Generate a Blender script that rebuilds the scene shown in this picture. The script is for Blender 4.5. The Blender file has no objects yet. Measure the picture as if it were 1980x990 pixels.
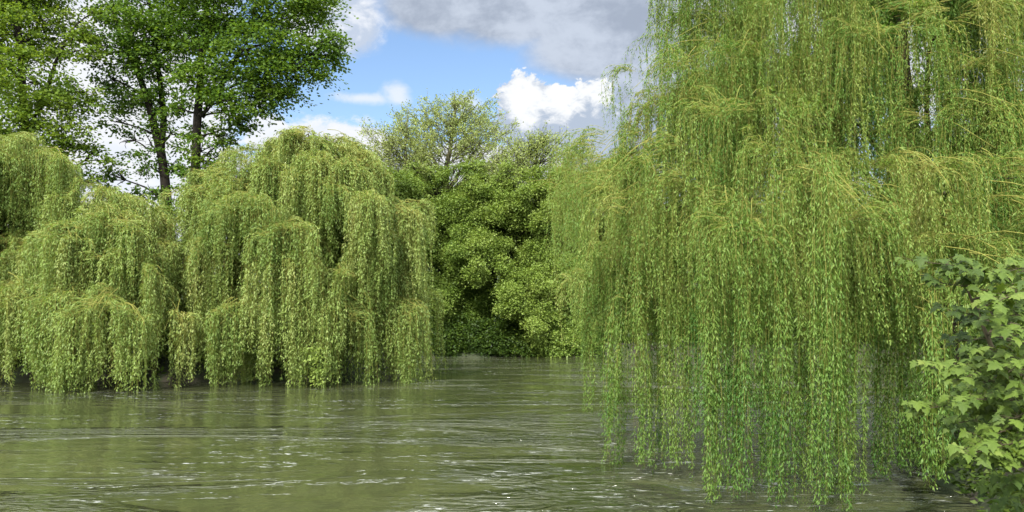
import bpy, math, random
import numpy as np

rng = np.random.default_rng(11)
random.seed(11)
sc = bpy.context.scene
COL = sc.collection

# ------------------------------------------------------------------ camera maths
F = 1554.0                      # focal length in photo pixels (1980 wide)
H = 3.0                         # eye height above the water
T = math.atan(130 / F)          # upward pitch


def ray(px, py):
    u, v = (px - 990) / F, (495 - py) / F
    return np.array([u, math.cos(T) - v * math.sin(T), math.sin(T) + v * math.cos(T)])


def at(px, py, Y):
    """point at depth Y that the photo shows at (px, py)"""
    d = ray(px, py)
    return np.array([0, 0, H]) + d * (Y / d[1])


def unit(v):
    v = np.asarray(v, float)
    return v / np.maximum(np.linalg.norm(v, axis=-1, keepdims=True), 1e-9)


# ------------------------------------------------------------------ objects
def link(o, parent=None):
    COL.objects.link(o)
    if parent is not None:
        o.parent = parent
    return o


def thing(name, loc, label, cat, group=None):
    o = bpy.data.objects.new(name, None)
    o.empty_display_size = 0.3
    o.location = loc
    o['label'] = label
    o['category'] = cat
    if group:
        o['group'] = group
    return link(o)


class MB:
    """collects geometry in numpy and links it as ONE mesh"""
    def __init__(self):
        self.v, self.f4, self.f3, self.t4, self.t3, self.m4, self.m3 = [], [], [], [], [], [], []
        self.n = 0

    def add(self, verts, faces, tint=0.5, mat=0):
        verts = np.asarray(verts, float).reshape(-1, 3)
        faces = np.asarray(faces, int)
        nf = len(faces)
        tint = np.broadcast_to(np.asarray(tint, float), (nf,))
        if faces.shape[1] == 4:
            self.f4.append(faces + self.n); self.t4.append(tint); self.m4.append(np.full(nf, mat))
        else:
            self.f3.append(faces + self.n); self.t3.append(tint); self.m3.append(np.full(nf, mat))
        self.v.append(verts)
        self.n += len(verts)

    def leaves(self, pos, axis, side, L, W, tint, mat=0, fold=0.18, mid=0.42):
        """one folded diamond blade per row"""
        pos = np.asarray(pos); n = len(pos)
        if n == 0:
            return
        axis = unit(axis)
        nrm = unit(np.cross(axis, side)); side = np.cross(nrm, axis)
        L = np.broadcast_to(np.asarray(L, float), (n,))[:, None]
        W = np.broadcast_to(np.asarray(W, float), (n,))[:, None]
        v = np.empty((n, 4, 3))
        v[:, 0] = pos
        v[:, 1] = pos + axis * L * mid + side * W * .5 + nrm * W * fold
        v[:, 2] = pos + axis * L - nrm * L * .06
        v[:, 3] = pos + axis * L * mid - side * W * .5 + nrm * W * fold
        f = np.arange(n * 4).reshape(n, 4)
        self.add(v, f, tint, mat)

    def tubes(self, P, R, sides=4, tint=0.5, mat=0):
        """P (S,K,3), R (S,K): many tubes at once"""
        P = np.asarray(P, float); S, K, _ = P.shape
        R = np.broadcast_to(np.asarray(R, float), (S, K))
        D = np.gradient(P, axis=1); D = unit(D)
        ref = np.where(np.abs(D[..., 2:3]) > .9, np.array([1., 0, 0]), np.array([0, 0, 1.]))
        A = unit(np.cross(D, ref)); B = np.cross(D, A)
        ang = np.arange(sides) * 2 * math.pi / sides
        ring = (P[:, :, None] + R[:, :, None, None] * (A[:, :, None] * np.cos(ang)[None, None, :, None]
                + B[:, :, None] * np.sin(ang)[None, None, :, None]))
        idx = np.arange(S * K * sides).reshape(S, K, sides)
        a = idx[:, :-1]; b = idx[:, 1:]
        f = np.stack([a, np.roll(a, -1, 2), np.roll(b, -1, 2), b], -1).reshape(-1, 4)
        t = np.broadcast_to(np.asarray(tint, float).reshape(-1, 1), (S, (K - 1) * sides)).reshape(-1)
        self.add(ring, f, t, mat)

    def build(self, name, mats, parent=None, smooth=False):
        v = np.concatenate(self.v)
        if parent is not None:
            v = v - np.array(parent.location)
        me = bpy.data.meshes.new(name)
        f4 = np.concatenate(self.f4) if self.f4 else np.zeros((0, 4), int)
        f3 = np.concatenate(self.f3) if self.f3 else np.zeros((0, 3), int)
        n4, n3 = len(f4), len(f3)
        me.vertices.add(len(v)); me.vertices.foreach_set('co', v.astype(np.float32).ravel())
        me.loops.add(n4 * 4 + n3 * 3)
        me.loops.foreach_set('vertex_index', np.concatenate([f4.ravel(), f3.ravel()]).astype(np.int32))
        me.polygons.add(n4 + n3)
        st = np.concatenate([np.arange(n4) * 4, n4 * 4 + np.arange(n3) * 3]).astype(np.int32)
        me.polygons.foreach_set('loop_start', st)
        mi = np.concatenate(self.m4 + self.m3).astype(np.int32)
        me.polygons.foreach_set('material_index', mi)
        me.update(calc_edges=True)
        at_ = me.attributes.new('tint', 'FLOAT', 'FACE')
        at_.data.foreach_set('value', np.concatenate(self.t4 + self.t3).astype(np.float32))
        if smooth:
            me.polygons.foreach_set('use_smooth', np.ones(n4 + n3, bool))
        for m in (mats if isinstance(mats, (list, tuple)) else [mats]):
            me.materials.append(m)
        o = bpy.data.objects.new(name, me)
        return link(o, parent)


# ------------------------------------------------------------------ materials
def new_mat(name):
    m = bpy.data.materials.new(name); m.use_nodes = True
    nt = m.node_tree; nt.nodes.clear()
    out = nt.nodes.new('ShaderNodeOutputMaterial')
    return m, nt, out


def leaf_mat(name, cols, transl=0.35, rough=0.5, tcol=(1.2, 1.15, .6), patch=1.5):
    """cols: list of (pos, rgb) over the leaf's own tint"""
    m, nt, out = new_mat(name)
    N = nt.nodes.new; Lk = nt.links.new
    a = N('ShaderNodeAttribute'); a.attribute_name = 'tint'
    tc = N('ShaderNodeTexCoord')
    nz = N('ShaderNodeTexNoise'); nz.inputs['Scale'].default_value = patch; nz.inputs['Detail'].default_value = 3
    Lk(tc.outputs['Object'], nz.inputs['Vector'])
    ad = N('ShaderNodeMath'); ad.operation = 'MULTIPLY_ADD'
    Lk(nz.outputs['Fac'], ad.inputs[0]); ad.inputs[1].default_value = 0.7; Lk(a.outputs['Fac'], ad.inputs[2])
    su = N('ShaderNodeMath'); su.operation = 'SUBTRACT'; Lk(ad.outputs[0], su.inputs[0]); su.inputs[1].default_value = .35
    su.use_clamp = True
    r = N('ShaderNodeValToRGB')
    el = r.color_ramp.elements
    while len(el) < len(cols):
        el.new(.5)
    for e, (p, c) in zip(el, cols):
        e.position = p; e.color = (*c, 1)
    Lk(su.outputs[0], r.inputs['Fac'])
    p = N('ShaderNodeBsdfPrincipled'); p.inputs['Roughness'].default_value = rough
    p.inputs['Specular IOR Level'].default_value = 0.24
    Lk(r.outputs['Color'], p.inputs['Base Color'])
    mx = N('ShaderNodeMix'); mx.data_type = 'RGBA'; mx.blend_type = 'MULTIPLY'; mx.inputs['Factor'].default_value = 1
    Lk(r.outputs['Color'], mx.inputs[6]); mx.inputs[7].default_value = (*tcol, 1)
    tr = N('ShaderNodeBsdfTranslucent'); Lk(mx.outputs[2], tr.inputs['Color'])
    ms = N('ShaderNodeMixShader'); ms.inputs['Fac'].default_value = transl
    Lk(p.outputs[0], ms.inputs[1]); Lk(tr.outputs[0], ms.inputs[2])
    Lk(ms.outputs[0], out.inputs['Surface'])
    return m


def bark_mat(name, c1, c2, scale=6):
    m, nt, out = new_mat(name)
    N = nt.nodes.new; Lk = nt.links.new
    tc = N('ShaderNodeTexCoord'); mp = N('ShaderNodeMapping'); mp.inputs['Scale'].default_value = (1, 1, .22)
    Lk(tc.outputs['Object'], mp.inputs['Vector'])
    nz = N('ShaderNodeTexNoise'); nz.inputs['Scale'].default_value = scale; nz.inputs['Detail'].default_value = 8
    nz.inputs['Roughness'].default_value = .7
    Lk(mp.outputs[0], nz.inputs['Vector'])
    r = N('ShaderNodeValToRGB'); r.color_ramp.elements[0].position = .35; r.color_ramp.elements[1].position = .7
    r.color_ramp.elements[0].color = (*c1, 1); r.color_ramp.elements[1].color = (*c2, 1)
    Lk(nz.outputs['Fac'], r.inputs['Fac'])
    p = N('ShaderNodeBsdfPrincipled'); p.inputs['Roughness'].default_value = .95; p.inputs['Specular IOR Level'].default_value = .08
    b = N('ShaderNodeBump'); b.inputs['Strength'].default_value = .8; b.inputs['Distance'].default_value = .05
    Lk(nz.outputs['Fac'], b.inputs['Height']); Lk(b.outputs[0], p.inputs['Normal'])
    Lk(r.outputs['Color'], p.inputs['Base Color']); Lk(p.outputs[0], out.inputs['Surface'])
    return m


M_WIL = leaf_mat('willow_leaf_near', [(0, (.060, .150, .025)), (.45, (.140, .235, .044)), (.8, (.215, .290, .066)), (1, (.28, .285, .085))], .46, patch=.5)
M_WIL2 = leaf_mat('willow_leaf_across', [(0, (.11, .18, .036)), (.5, (.20, .28, .068)), (.85, (.265, .325, .098)), (1, (.29, .29, .085))], .42, patch=.35)
M_TWIG = bark_mat('willow_twig', (.17, .18, .04), (.28, .26, .07), 8)
M_WBARK = bark_mat('willow_bark', (.028, .022, .016), (.085, .068, .048))
M_TALL = leaf_mat('tall_tree_leaf', [(0, (.034, .082, .012)), (.5, (.084, .158, .018)), (1, (.15, .225, .030))], .46, patch=.35)
M_TALL2 = leaf_mat('yellowish_tall_tree_leaf', [(0, (.06, .12, .014)), (.5, (.125, .20, .022)), (1, (.20, .27, .036))], .46, patch=.35)
M_DBARK = bark_mat('dark_bark', (.009, .008, .006), (.028, .024, .019), 4)
M_GBARK = bark_mat('grey_twig_bark', (.06, .058, .03), (.13, .125, .07), 5)
M_AIRY = leaf_mat('young_spring_leaf', [(0, (.14, .20, .05)), (.5, (.23, .29, .085)), (1, (.32, .36, .13))], .35, patch=.3)
M_MID = leaf_mat('bank_tree_leaf', [(0, (.07, .125, .017)), (.5, (.145, .22, .038)), (1, (.23, .30, .065))], .36, patch=.4)
M_MID2 = leaf_mat('bank_tree_yellow_leaf', [(0, (.085, .14, .02)), (.5, (.165, .24, .042)), (1, (.25, .32, .075))], .36, patch=.4)
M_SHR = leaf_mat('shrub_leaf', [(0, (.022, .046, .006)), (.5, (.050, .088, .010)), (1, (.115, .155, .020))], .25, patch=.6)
M_SYC = leaf_mat('sycamore_leaf', [(0, (.024, .050, .010)), (.45, (.070, .115, .015)), (.8, (.104, .158, .023)), (1, (.145, .185, .036))], .34, rough=.6, patch=3)
M_STEM = bark_mat('sycamore_stem', (.05, .045, .03), (.13, .11, .06), 20)

# ground
M_EARTH, nt, out = new_mat('bank_earth')
N = nt.nodes.new; Lk = nt.links.new
tc = N('ShaderNodeTexCoord')
nz = N('ShaderNodeTexNoise'); nz.inputs['Scale'].default_value = .8; nz.inputs['Detail'].default_value = 10
Lk(tc.outputs['Object'], nz.inputs['Vector'])
r = N('ShaderNodeValToRGB'); r.color_ramp.elements[0].position = .4; r.color_ramp.elements[1].position = .62
r.color_ramp.elements[0].color = (.026, .022, .013, 1); r.color_ramp.elements[1].color = (.022, .038, .009, 1)
Lk(nz.outputs['Fac'], r.inputs['Fac'])
p = N('ShaderNodeBsdfPrincipled'); p.inputs['Roughness'].default_value = .95
b = N('ShaderNodeBump'); b.inputs['Distance'].default_value = .2; Lk(nz.outputs['Fac'], b.inputs['Height'])
Lk(b.outputs[0], p.inputs['Normal']); Lk(r.outputs[0], p.inputs['Base Color']); Lk(p.outputs[0], out.inputs['Surface'])

# hill woodland
M_HILL, nt, out = new_mat('wooded_hill')
N = nt.nodes.new; Lk = nt.links.new
tc = N('ShaderNodeTexCoord')
nz = N('ShaderNodeTexVoronoi'); nz.inputs['Scale'].default_value = .12
Lk(tc.outputs['Object'], nz.inputs['Vector'])
r = N('ShaderNodeValToRGB')
r.color_ramp.elements[0].color = (.045, .065, .028, 1); r.color_ramp.elements[1].color = (.028, .042, .02, 1)
Lk(nz.outputs['Distance'], r.inputs['Fac'])
p = N('ShaderNodeBsdfPrincipled'); p.inputs['Roughness'].default_value = .9
Lk(r.outputs[0], p.inputs['Base Color']); Lk(p.outputs[0], out.inputs['Surface'])

# water
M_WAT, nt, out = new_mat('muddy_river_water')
N = nt.nodes.new; Lk = nt.links.new


def mth(op, a, b=None, c=None, clamp=False):
    n = N('ShaderNodeMath'); n.operation = op; n.use_clamp = clamp
    for i, x in enumerate((a, b, c)):
        if x is None:
            continue
        if isinstance(x, (int, float)):
            n.inputs[i].default_value = x
        else:
            Lk(x, n.inputs[i])
    return n.outputs[0]


def sstep(x, lo, hi):
    n = N('ShaderNodeMapRange'); n.interpolation_type = 'SMOOTHSTEP'
    Lk(x, n.inputs['Value']); n.inputs['From Min'].default_value = lo; n.inputs['From Max'].default_value = hi
    return n.outputs['Result']


tc = N('ShaderNodeTexCoord')


def wnoise(scale, sx, sy, rot, detail=4, rough=.55, dist=0., typ='FBM'):
    mp = N('ShaderNodeMapping'); mp.inputs['Rotation'].default_value = (0, 0, math.radians(rot))
    mp.inputs['Scale'].default_value = (sx, sy, 1)
    Lk(tc.outputs['Object'], mp.inputs['Vector'])
    n = N('ShaderNodeTexNoise'); n.inputs['Scale'].default_value = scale
    n.inputs['Detail'].default_value = detail; n.inputs['Roughness'].default_value = rough
    n.inputs['Distortion'].default_value = dist
    Lk(mp.outputs[0], n.inputs['Vector'])
    return n.outputs['Fac']


swell = wnoise(.5, .7, 1., 18, 3, .5, 1.4)
chop = wnoise(2.0, .62, 1., 14, 2.5, .5, 2.0)
fine = wnoise(9., .6, 1., -8, 4, .6, .8)
streak = wnoise(.30, .30, 1., 16, 5, .62, .8)        # bands of disturbed current
turb = sstep(streak, .50, .66)
sx = N('ShaderNodeSeparateXYZ'); Lk(tc.outputs['Object'], sx.inputs[0])
race = mth('MULTIPLY', sstep(sx.outputs[0], -3., 3.), mth('SUBTRACT', 1, sstep(sx.outputs[1], 19, 32)))     # quick water round the near tresses
lump = sstep(wnoise(.5, .5, 1., 20, 3, .5, .8), .36, .60)
amp = mth('ADD', mth('MULTIPLY_ADD', turb, 1.7, .04), mth('MULTIPLY', mth('MULTIPLY', race, lump), 3.4))
h = mth('MULTIPLY', swell, .11)
h = mth('ADD', h, mth('MULTIPLY', mth('MULTIPLY', chop, amp), .24))
h = mth('ADD', h, mth('MULTIPLY', mth('MULTIPLY', fine, amp), .002))
bmp = N('ShaderNodeBump'); bmp.inputs['Strength'].default_value = 1; bmp.inputs['Distance'].default_value = .55
Lk(h, bmp.inputs['Height'])
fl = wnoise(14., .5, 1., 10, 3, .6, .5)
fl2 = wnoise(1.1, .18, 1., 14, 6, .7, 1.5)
foam_glint = mth('MULTIPLY', sstep(fl, .54, .66), sstep(fl2, .53, .64))
foam_glint = mth('MULTIPLY', foam_glint, mth('MULTIPLY_ADD', turb, .35, .05))
glint_seam = wnoise(1.0, .22, 1., 15, 4, .55, 1.0)  # broken white lines: glints on the current painted in along with foam
glint_seam = mth('SUBTRACT', 1, sstep(mth('ABSOLUTE', mth('SUBTRACT', glint_seam, .5)), .002, .024))
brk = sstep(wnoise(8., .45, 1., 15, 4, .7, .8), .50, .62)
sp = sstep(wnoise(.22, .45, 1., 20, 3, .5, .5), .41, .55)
glint_seam = mth('MULTIPLY', mth('MULTIPLY', glint_seam, brk), mth('MAXIMUM', mth('MULTIPLY', sp, .6), mth('MULTIPLY', race, .5)))
foam_glint = mth('MAXIMUM', foam_glint, glint_seam)
mixc = N('ShaderNodeMix'); mixc.data_type = 'RGBA'; Lk(foam_glint, mixc.inputs['Factor'])
mud = wnoise(.22, .5, 1., 10, 4, .6, 1.)
rm = N('ShaderNodeValToRGB'); rm.color_ramp.elements[0].position = .35; rm.color_ramp.elements[1].position = .7
rm.color_ramp.elements[0].color = (.030, .036, .0145, 1); rm.color_ramp.elements[1].color = (.050, .056, .024, 1)
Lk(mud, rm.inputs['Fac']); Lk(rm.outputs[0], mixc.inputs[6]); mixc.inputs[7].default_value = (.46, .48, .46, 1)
p = N('ShaderNodeBsdfPrincipled'); p.inputs['IOR'].default_value = 1.33
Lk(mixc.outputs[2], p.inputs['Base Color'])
Lk(mth('MULTIPLY_ADD', foam_glint, .5, .035), p.inputs['Roughness'])
Lk(bmp.outputs[0], p.inputs['Normal']); Lk(p.outputs[0], out.inputs['Surface'])

# ------------------------------------------------------------------ terrain and river
RIVER = np.array([(-140, 33), (-60, 38), (-30, 41), (-17, 42), (-9.5, 44), (-6.5, 52), (-7.5, 62), (-8.5, 71), (2, 72.5),
                  (12, 72), (40, 74), (120, 82), (120, 64), (44, 58), (24, 41), (14, 28), (9.3, 19), (7.7, 13), (5.4, 9.0), (3.2, 5.5),
                  (0, 3.6), (-8, 2), (-60, -4), (-140, -8)], float)


def river_sdf(X, Y):
    P = np.stack([X, Y], -1); d = np.full(X.shape, 1e9); ins = np.zeros(X.shape, bool)
    n = len(RIVER)
    for i in range(n):
        a, b_ = RIVER[i], RIVER[(i + 1) % n]
        e = b_ - a; w = P - a
        t = np.clip((w @ e) / (e @ e), 0, 1)
        d = np.minimum(d, np.linalg.norm(w - t[..., None] * e, axis=-1))
        c = ((a[1] > Y) != (b_[1] > Y)) & (X < (b_[0] - a[0]) * (Y - a[1]) / (b_[1] - a[1] + 1e-12) + a[0])
        ins ^= c
    return np.where(ins, -d, d)


def ground_z(X, Y):
    X = np.asarray(X, float); Y = np.asarray(Y, float)
    s = river_sdf(X, Y)
    s = s + .35 * np.sin(X * 1.3 + Y * .7) + .25 * np.sin(Y * 2.1 - X * .8)
    z = np.where(s < 0, np.maximum(-1.8, s * .6) - .05, 1.35 * (1 - np.exp(-np.maximum(s, 0) / 1.3)))
    return z + np.where(s > 1, .12 * np.sin(X * .7) * np.sin(Y * .9), 0)


def spaced(lo, hi, dense_lo, dense_hi, step, grow=1.16):
    xs = list(np.arange(dense_lo, dense_hi + 1e-6, step))
    s = step; x = xs[-1]
    while x < hi:
        s *= grow; x += s; xs.append(x)
    s = step; x = xs[0]
    while x > lo:
        s *= grow; x -= s; xs.insert(0, x)
    return np.array(xs)


gx = spaced(-2500, 2500, -45, 50, .8); gy = spaced(-800, 4000, -8, 85, .8)
GX, GY = np.meshgrid(gx, gy, indexing='ij')
gz = ground_z(GX, GY)
mb = MB()
idx = np.arange(GX.size).reshape(GX.shape)
mb.add(np.stack([GX, GY, gz], -1), np.stack([idx[:-1, :-1], idx[1:, :-1], idx[1:, 1:], idx[:-1, 1:]], -1).reshape(-1, 4))
g = mb.build('ground', M_EARTH, smooth=True); g['kind'] = 'structure'

mb = MB()
wx = np.linspace(-150, 125, 60); wy = np.linspace(-12, 86, 40)
WX, WY = np.meshgrid(wx, wy, indexing='ij'); idx = np.arange(WX.size).reshape(WX.shape)
mb.add(np.stack([WX, WY, WX * 0], -1), np.stack([idx[:-1, :-1], idx[1:, :-1], idx[1:, 1:], idx[:-1, 1:]], -1).reshape(-1, 4))
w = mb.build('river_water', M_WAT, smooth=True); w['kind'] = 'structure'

# far wooded hill seen between the trees
hx = np.linspace(-420, 620, 150); hy = np.linspace(330, 760, 50)
HX, HY = np.meshgrid(hx, hy, indexing='ij')
hz = 62 * np.exp(-((HX - 60) / 170) ** 2) * np.exp(-((HY - 520) / 130) ** 2) + 16 * np.exp(-((HY - 520) / 130) ** 2) - 4
hz = hz + rng.normal(0, 1.6, hz.shape) * np.clip(hz / 30, 0, 1)
mb = MB(); idx = np.arange(HX.size).reshape(HX.shape)
mb.add(np.stack([HX, HY, hz], -1), np.stack([idx[:-1, :-1], idx[1:, :-1], idx[1:, 1:], idx[:-1, 1:]], -1).reshape(-1, 4))
o = mb.build('hills', M_HILL, smooth=True); o['kind'] = 'structure'


# ------------------------------------------------------------------ curves
def curve(pts, k=10, jit=0.):
    """smooth polyline through pts"""
    pts = np.asarray(pts, float)
    n = len(pts)
    ext = np.vstack([2 * pts[0] - pts[1], pts, 2 * pts[-1] - pts[-2]])
    t = np.linspace(0, n - 1, k); i = np.minimum(t.astype(int), n - 2); u = (t - i)[:, None]
    a, b_, c, d = ext[i], ext[i + 1], ext[i + 2], ext[i + 3]
    r_ = .5 * (2 * b_ + (c - a) * u + (2 * a - 5 * b_ + 4 * c - d) * u ** 2 + (3 * b_ - a - 3 * c + d) * u ** 3)
    if jit:
        j = rng.normal(0, jit, r_.shape); j[0] = 0
        r_ = r_ + j
    return r_


def limb(name, pts, r0, r1, mat, parent, k=14, sides=9, jit=0., flare=0., power=.8):
    P = curve(pts, k, jit)
    t = np.linspace(0, 1, k)
    R = r0 + (r1 - r0) * t ** power
    if flare:
        R = R + flare * np.exp(-t * 9)
    m = MB(); m.tubes(P[None], R[None], sides)
    return m.build(name, mat, parent, smooth=True)


# ------------------------------------------------------------------ willows
def strands(mbuf,  start, out, rise, arch, length, leafL, leafW, gap, tint, twig_r, K=22, sway=.04, zmin=-.05, lean=None, clump=.25, tw=0.75, wind=None, green=.12):
    """hanging twigs: start (S,3), outward horizontal dirs (S,3); they arch over and fall"""
    S = len(start)
    if S == 0:
        return
    start = np.asarray(start, float)
    if wind is None:
        wind = rng.normal(0, .035, (S, 2))
    t = np.linspace(0, 1, K)[None, :]
    s = t * length[:, None]
    u = np.clip(s / arch[:, None], 0, 1); u = u * u * (3 - 2 * u)
    th = rise[:, None] + (-math.pi / 2 * .985 - rise[:, None]) * u
    d = out[:, None, :] * np.cos(th)[..., None] + np.array([0, 0, 1.]) * np.sin(th)[..., None]
    ds = (length / (K - 1))[:, None, None]
    P = start[:, None, :] + np.concatenate([np.zeros((S, 1, 3)), np.cumsum(d[:, :-1] * ds, 1)], 1)
    ph = rng.uniform(0, 6.28, (S, 2, 1)); fr = rng.uniform(.5, 1.6, (S, 2, 1))
    wob = sway * np.sin(ph + fr * s[:, None, :]) * np.minimum(s / 1., 1)[:, None, :]
    P[..., 0] += wob[:, 0]; P[..., 1] += wob[:, 1]
    hang = np.maximum(s - arch[:, None], 0)
    P[..., 0] += wind[:, 0:1] * hang; P[..., 1] += wind[:, 1:2] * hang
    if lean is not None:
        P[..., :2] += (np.asarray(lean)[None, None, :] * (np.maximum(s - arch[:, None], 0) ** 1.3)[..., None])
    # twig
    if twig_r > 0:
        R = twig_r * (1 - .75 * t) * np.ones((S, 1))
        mbuf.tubes(P, R, 3, rng.uniform(.2, .9, S), 1)
    # leaves
    n = np.maximum((length / gap).astype(int), 3)
    sid = np.repeat(np.arange(S), n)
    q = rng.uniform(0.02, 1, len(sid)) ** .85
    # leaves come in little tufts along the twig
    q = np.clip(q + clump * .03 * np.sin(q * length[sid] * 7 + ph[sid, 0, 0]), 0, .999)
    x = q * (K - 1); i = x.astype(int); fch = (x - i)[:, None]
    i = np.minimum(i, K - 2)
    pos = P[sid, i] * (1 - fch) + P[sid, i + 1] * fch
    dirn = unit(P[sid, i + 1] - P[sid, i])
    az = rng.uniform(0, 6.28, len(sid))
    rad = np.stack([np.cos(az), np.sin(az), rng.normal(0, .25, len(sid))], -1)
    axis = unit(dirn * rng.uniform(.55, 1.0, len(sid))[:, None] + rad * rng.uniform(.35, .9, len(sid))[:, None] + np.array([0, 0, -.3]))
    pos = pos + rad * (leafL * .62 * rng.uniform(0, 1, len(sid)) ** 1.5)[:, None]
    side = np.cross(axis, rad * .8 + np.array([0, 0, .55])) + rng.normal(0, .38, (len(sid), 3))
    bare = np.sin(q * length[sid] * rng.uniform(2.5, 5., S)[sid] + ph[sid, 1, 0]) < -.62
    ok = (pos[:, 2] > zmin) & (~bare | (rng.random(len(sid)) < .25))
    LL = leafL * rng.uniform(.45, 1.35, len(sid)) * (1 - .35 * q)
    tt = np.clip(tint[sid] * tw + rng.normal(0, .07, len(sid)) + (1 - tw) * .5 - green * (q - .4), 0, 1)
    mbuf.leaves(pos[ok], axis[ok], side[ok], LL[ok], (leafW * rng.uniform(.75, 1.2, len(sid)))[ok], tt[ok])


def lobe_strands(apex, direc, n, reach, spread, drop, droplo, tight=1.0):
    """fountain of twigs thrown out from a drooping bough; the twigs hang together in tresses"""
    direc = unit(np.array([direc[0], direc[1], 0.]))
    lat = np.array([-direc[1], direc[0], 0])
    nb = max(3, int(n / 9))
    bid = rng.integers(0, nb, n)
    qb = rng.uniform(-1., .4, nb); lb = rng.normal(0, .2, nb) * reach
    ab = rng.normal(0, spread * 1.25, nb); dropb = droplo + (drop - droplo) * rng.uniform(0, 1, nb) ** 1.2; zb_ = rng.uniform(0, .3, nb) * reach
    q = qb[bid] + rng.normal(0, .07, n) * tight
    st = apex + direc * (q * reach)[:, None] + lat * (lb[bid] + rng.normal(0, .07, n) * reach * tight)[:, None]
    st[:, 2] += np.where(q > 0, -.45 * reach * q ** 2, .38 * reach * -q) - zb_[bid]
    st[:, 2] -= rng.uniform(0, .14, n) * reach
    a = ab[bid] + rng.normal(0, .16, n) * tight
    out = direc * np.cos(a)[:, None] + lat * np.sin(a)[:, None]
    ln = dropb[bid] * rng.uniform(.7, 1.12, n)
    return st, out, ln, rng.normal(0, .13, nb)[bid]


def bough_to(trunk_pts, apex, drop=.25):
    """a limb that leaves the trunk, climbs and bends over to the apex"""
    tp = np.asarray(trunk_pts)
    d = np.linalg.norm(tp[:, :2] - apex[:2], axis=1) * .25 + np.abs(tp[:, 2] - apex[2] * .62)
    a = tp[np.argmin(d)]
    mid = a * .45 + apex * .55; mid[2] = max(a[2], apex[2]) * .5 + apex[2] * .5 + .35
    return [a, a * .75 + apex * .25 + np.array([0, 0, .5]), mid, apex]


def willow(name, label, base, trunk, lobes, par, limbs=10, tr=.42, leaf=M_WIL2, extra=None):
    """lobes: list of dict(p, d, n, reach, spread, drop, lo)"""
    root = thing(name, base, label, 'tree', par.get('group'))
    tp = curve([np.array(base) + np.array([0, 0, -.3])] + trunk, 16)
    t = np.linspace(0, 1, 16)
    m = MB(); m.tubes(tp[None], (tr * (1 - .55 * t) + tr * .5 * np.exp(-t * 10))[None], 12)
    m.build('trunk', M_WBARK, root, smooth=True)
    big = sorted(lobes, key=lambda l: -l['n'])[:limbs]
    for l in big:
        limb('limb', bough_to(tp, np.array(l['p']) + np.array([0, 0, -.45])), tr * .36, .010, M_WBARK, root, k=16, sides=7, jit=.04, power=.55)
    c = MB()
    for l in lobes:
        st, out, ln, bt = lobe_strands(np.array(l['p']), l['d'], l['n'], l['reach'], l['spread'], l['drop'], l['lo'])
        if 'zend' in par:
            ln = np.minimum(ln, np.maximum(st[:, 2] - par['zend'] - rng.uniform(-.3, 1.6, len(ln)), .5))
        S = len(st)
        lt = np.clip(rng.normal(l.get('tint', .5), .14) + bt + rng.normal(0, .06, S), 0, 1)
        rise = rng.uniform(-.1, .75, S) * l.get('rise', 1)
        arch = rng.uniform(.5, 1.15, S) * l['reach'] * .95
        strands(c, st, out, rise, arch, ln + arch * .6, par['L'] * l.get('ls', 1), par['W'] * l.get('ls', 1) * l.get('ws', 1), par['gap'] * l.get('ls', 1), lt, par['twig'], wind=rng.normal(0, par.get('wind', .03), 2) + rng.normal(0, .03, (S, 2)), K=par.get('K', 18), sway=par.get('sway', .05), lean=par.get('lean'))
        # the bough's own visible shoots
        ns = l.get('shoots', 3)
        d3 = unit(np.array([l['d'][0], l['d'][1], 0]))
        for _ in range(ns):
            a_ = np.array(l['p']) - d3 * l['reach'] * rng.uniform(.6, 1.1) + rng.normal(0, .2, 3) + np.array([0, 0, .2 * l['reach']])
            e_ = np.array(l['p']) + d3 * l['reach'] * rng.uniform(.2, .7) + rng.normal(0, .35, 3) * l['reach'] * .5
            e_[2] -= rng.uniform(.1, .6) * l['reach']
            mid = (a_ + e_) / 2; mid[2] += .16 * l['reach']
            c.tubes(curve([a_, mid, e_], 7)[None], np.linspace(par['twig'] * 2.2, par['twig'] * .9, 7)[None], 4, .5, 1)
    if extra:
        extra(c)
    c.build('crown', [leaf, M_TWIG], root)
    return root


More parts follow.
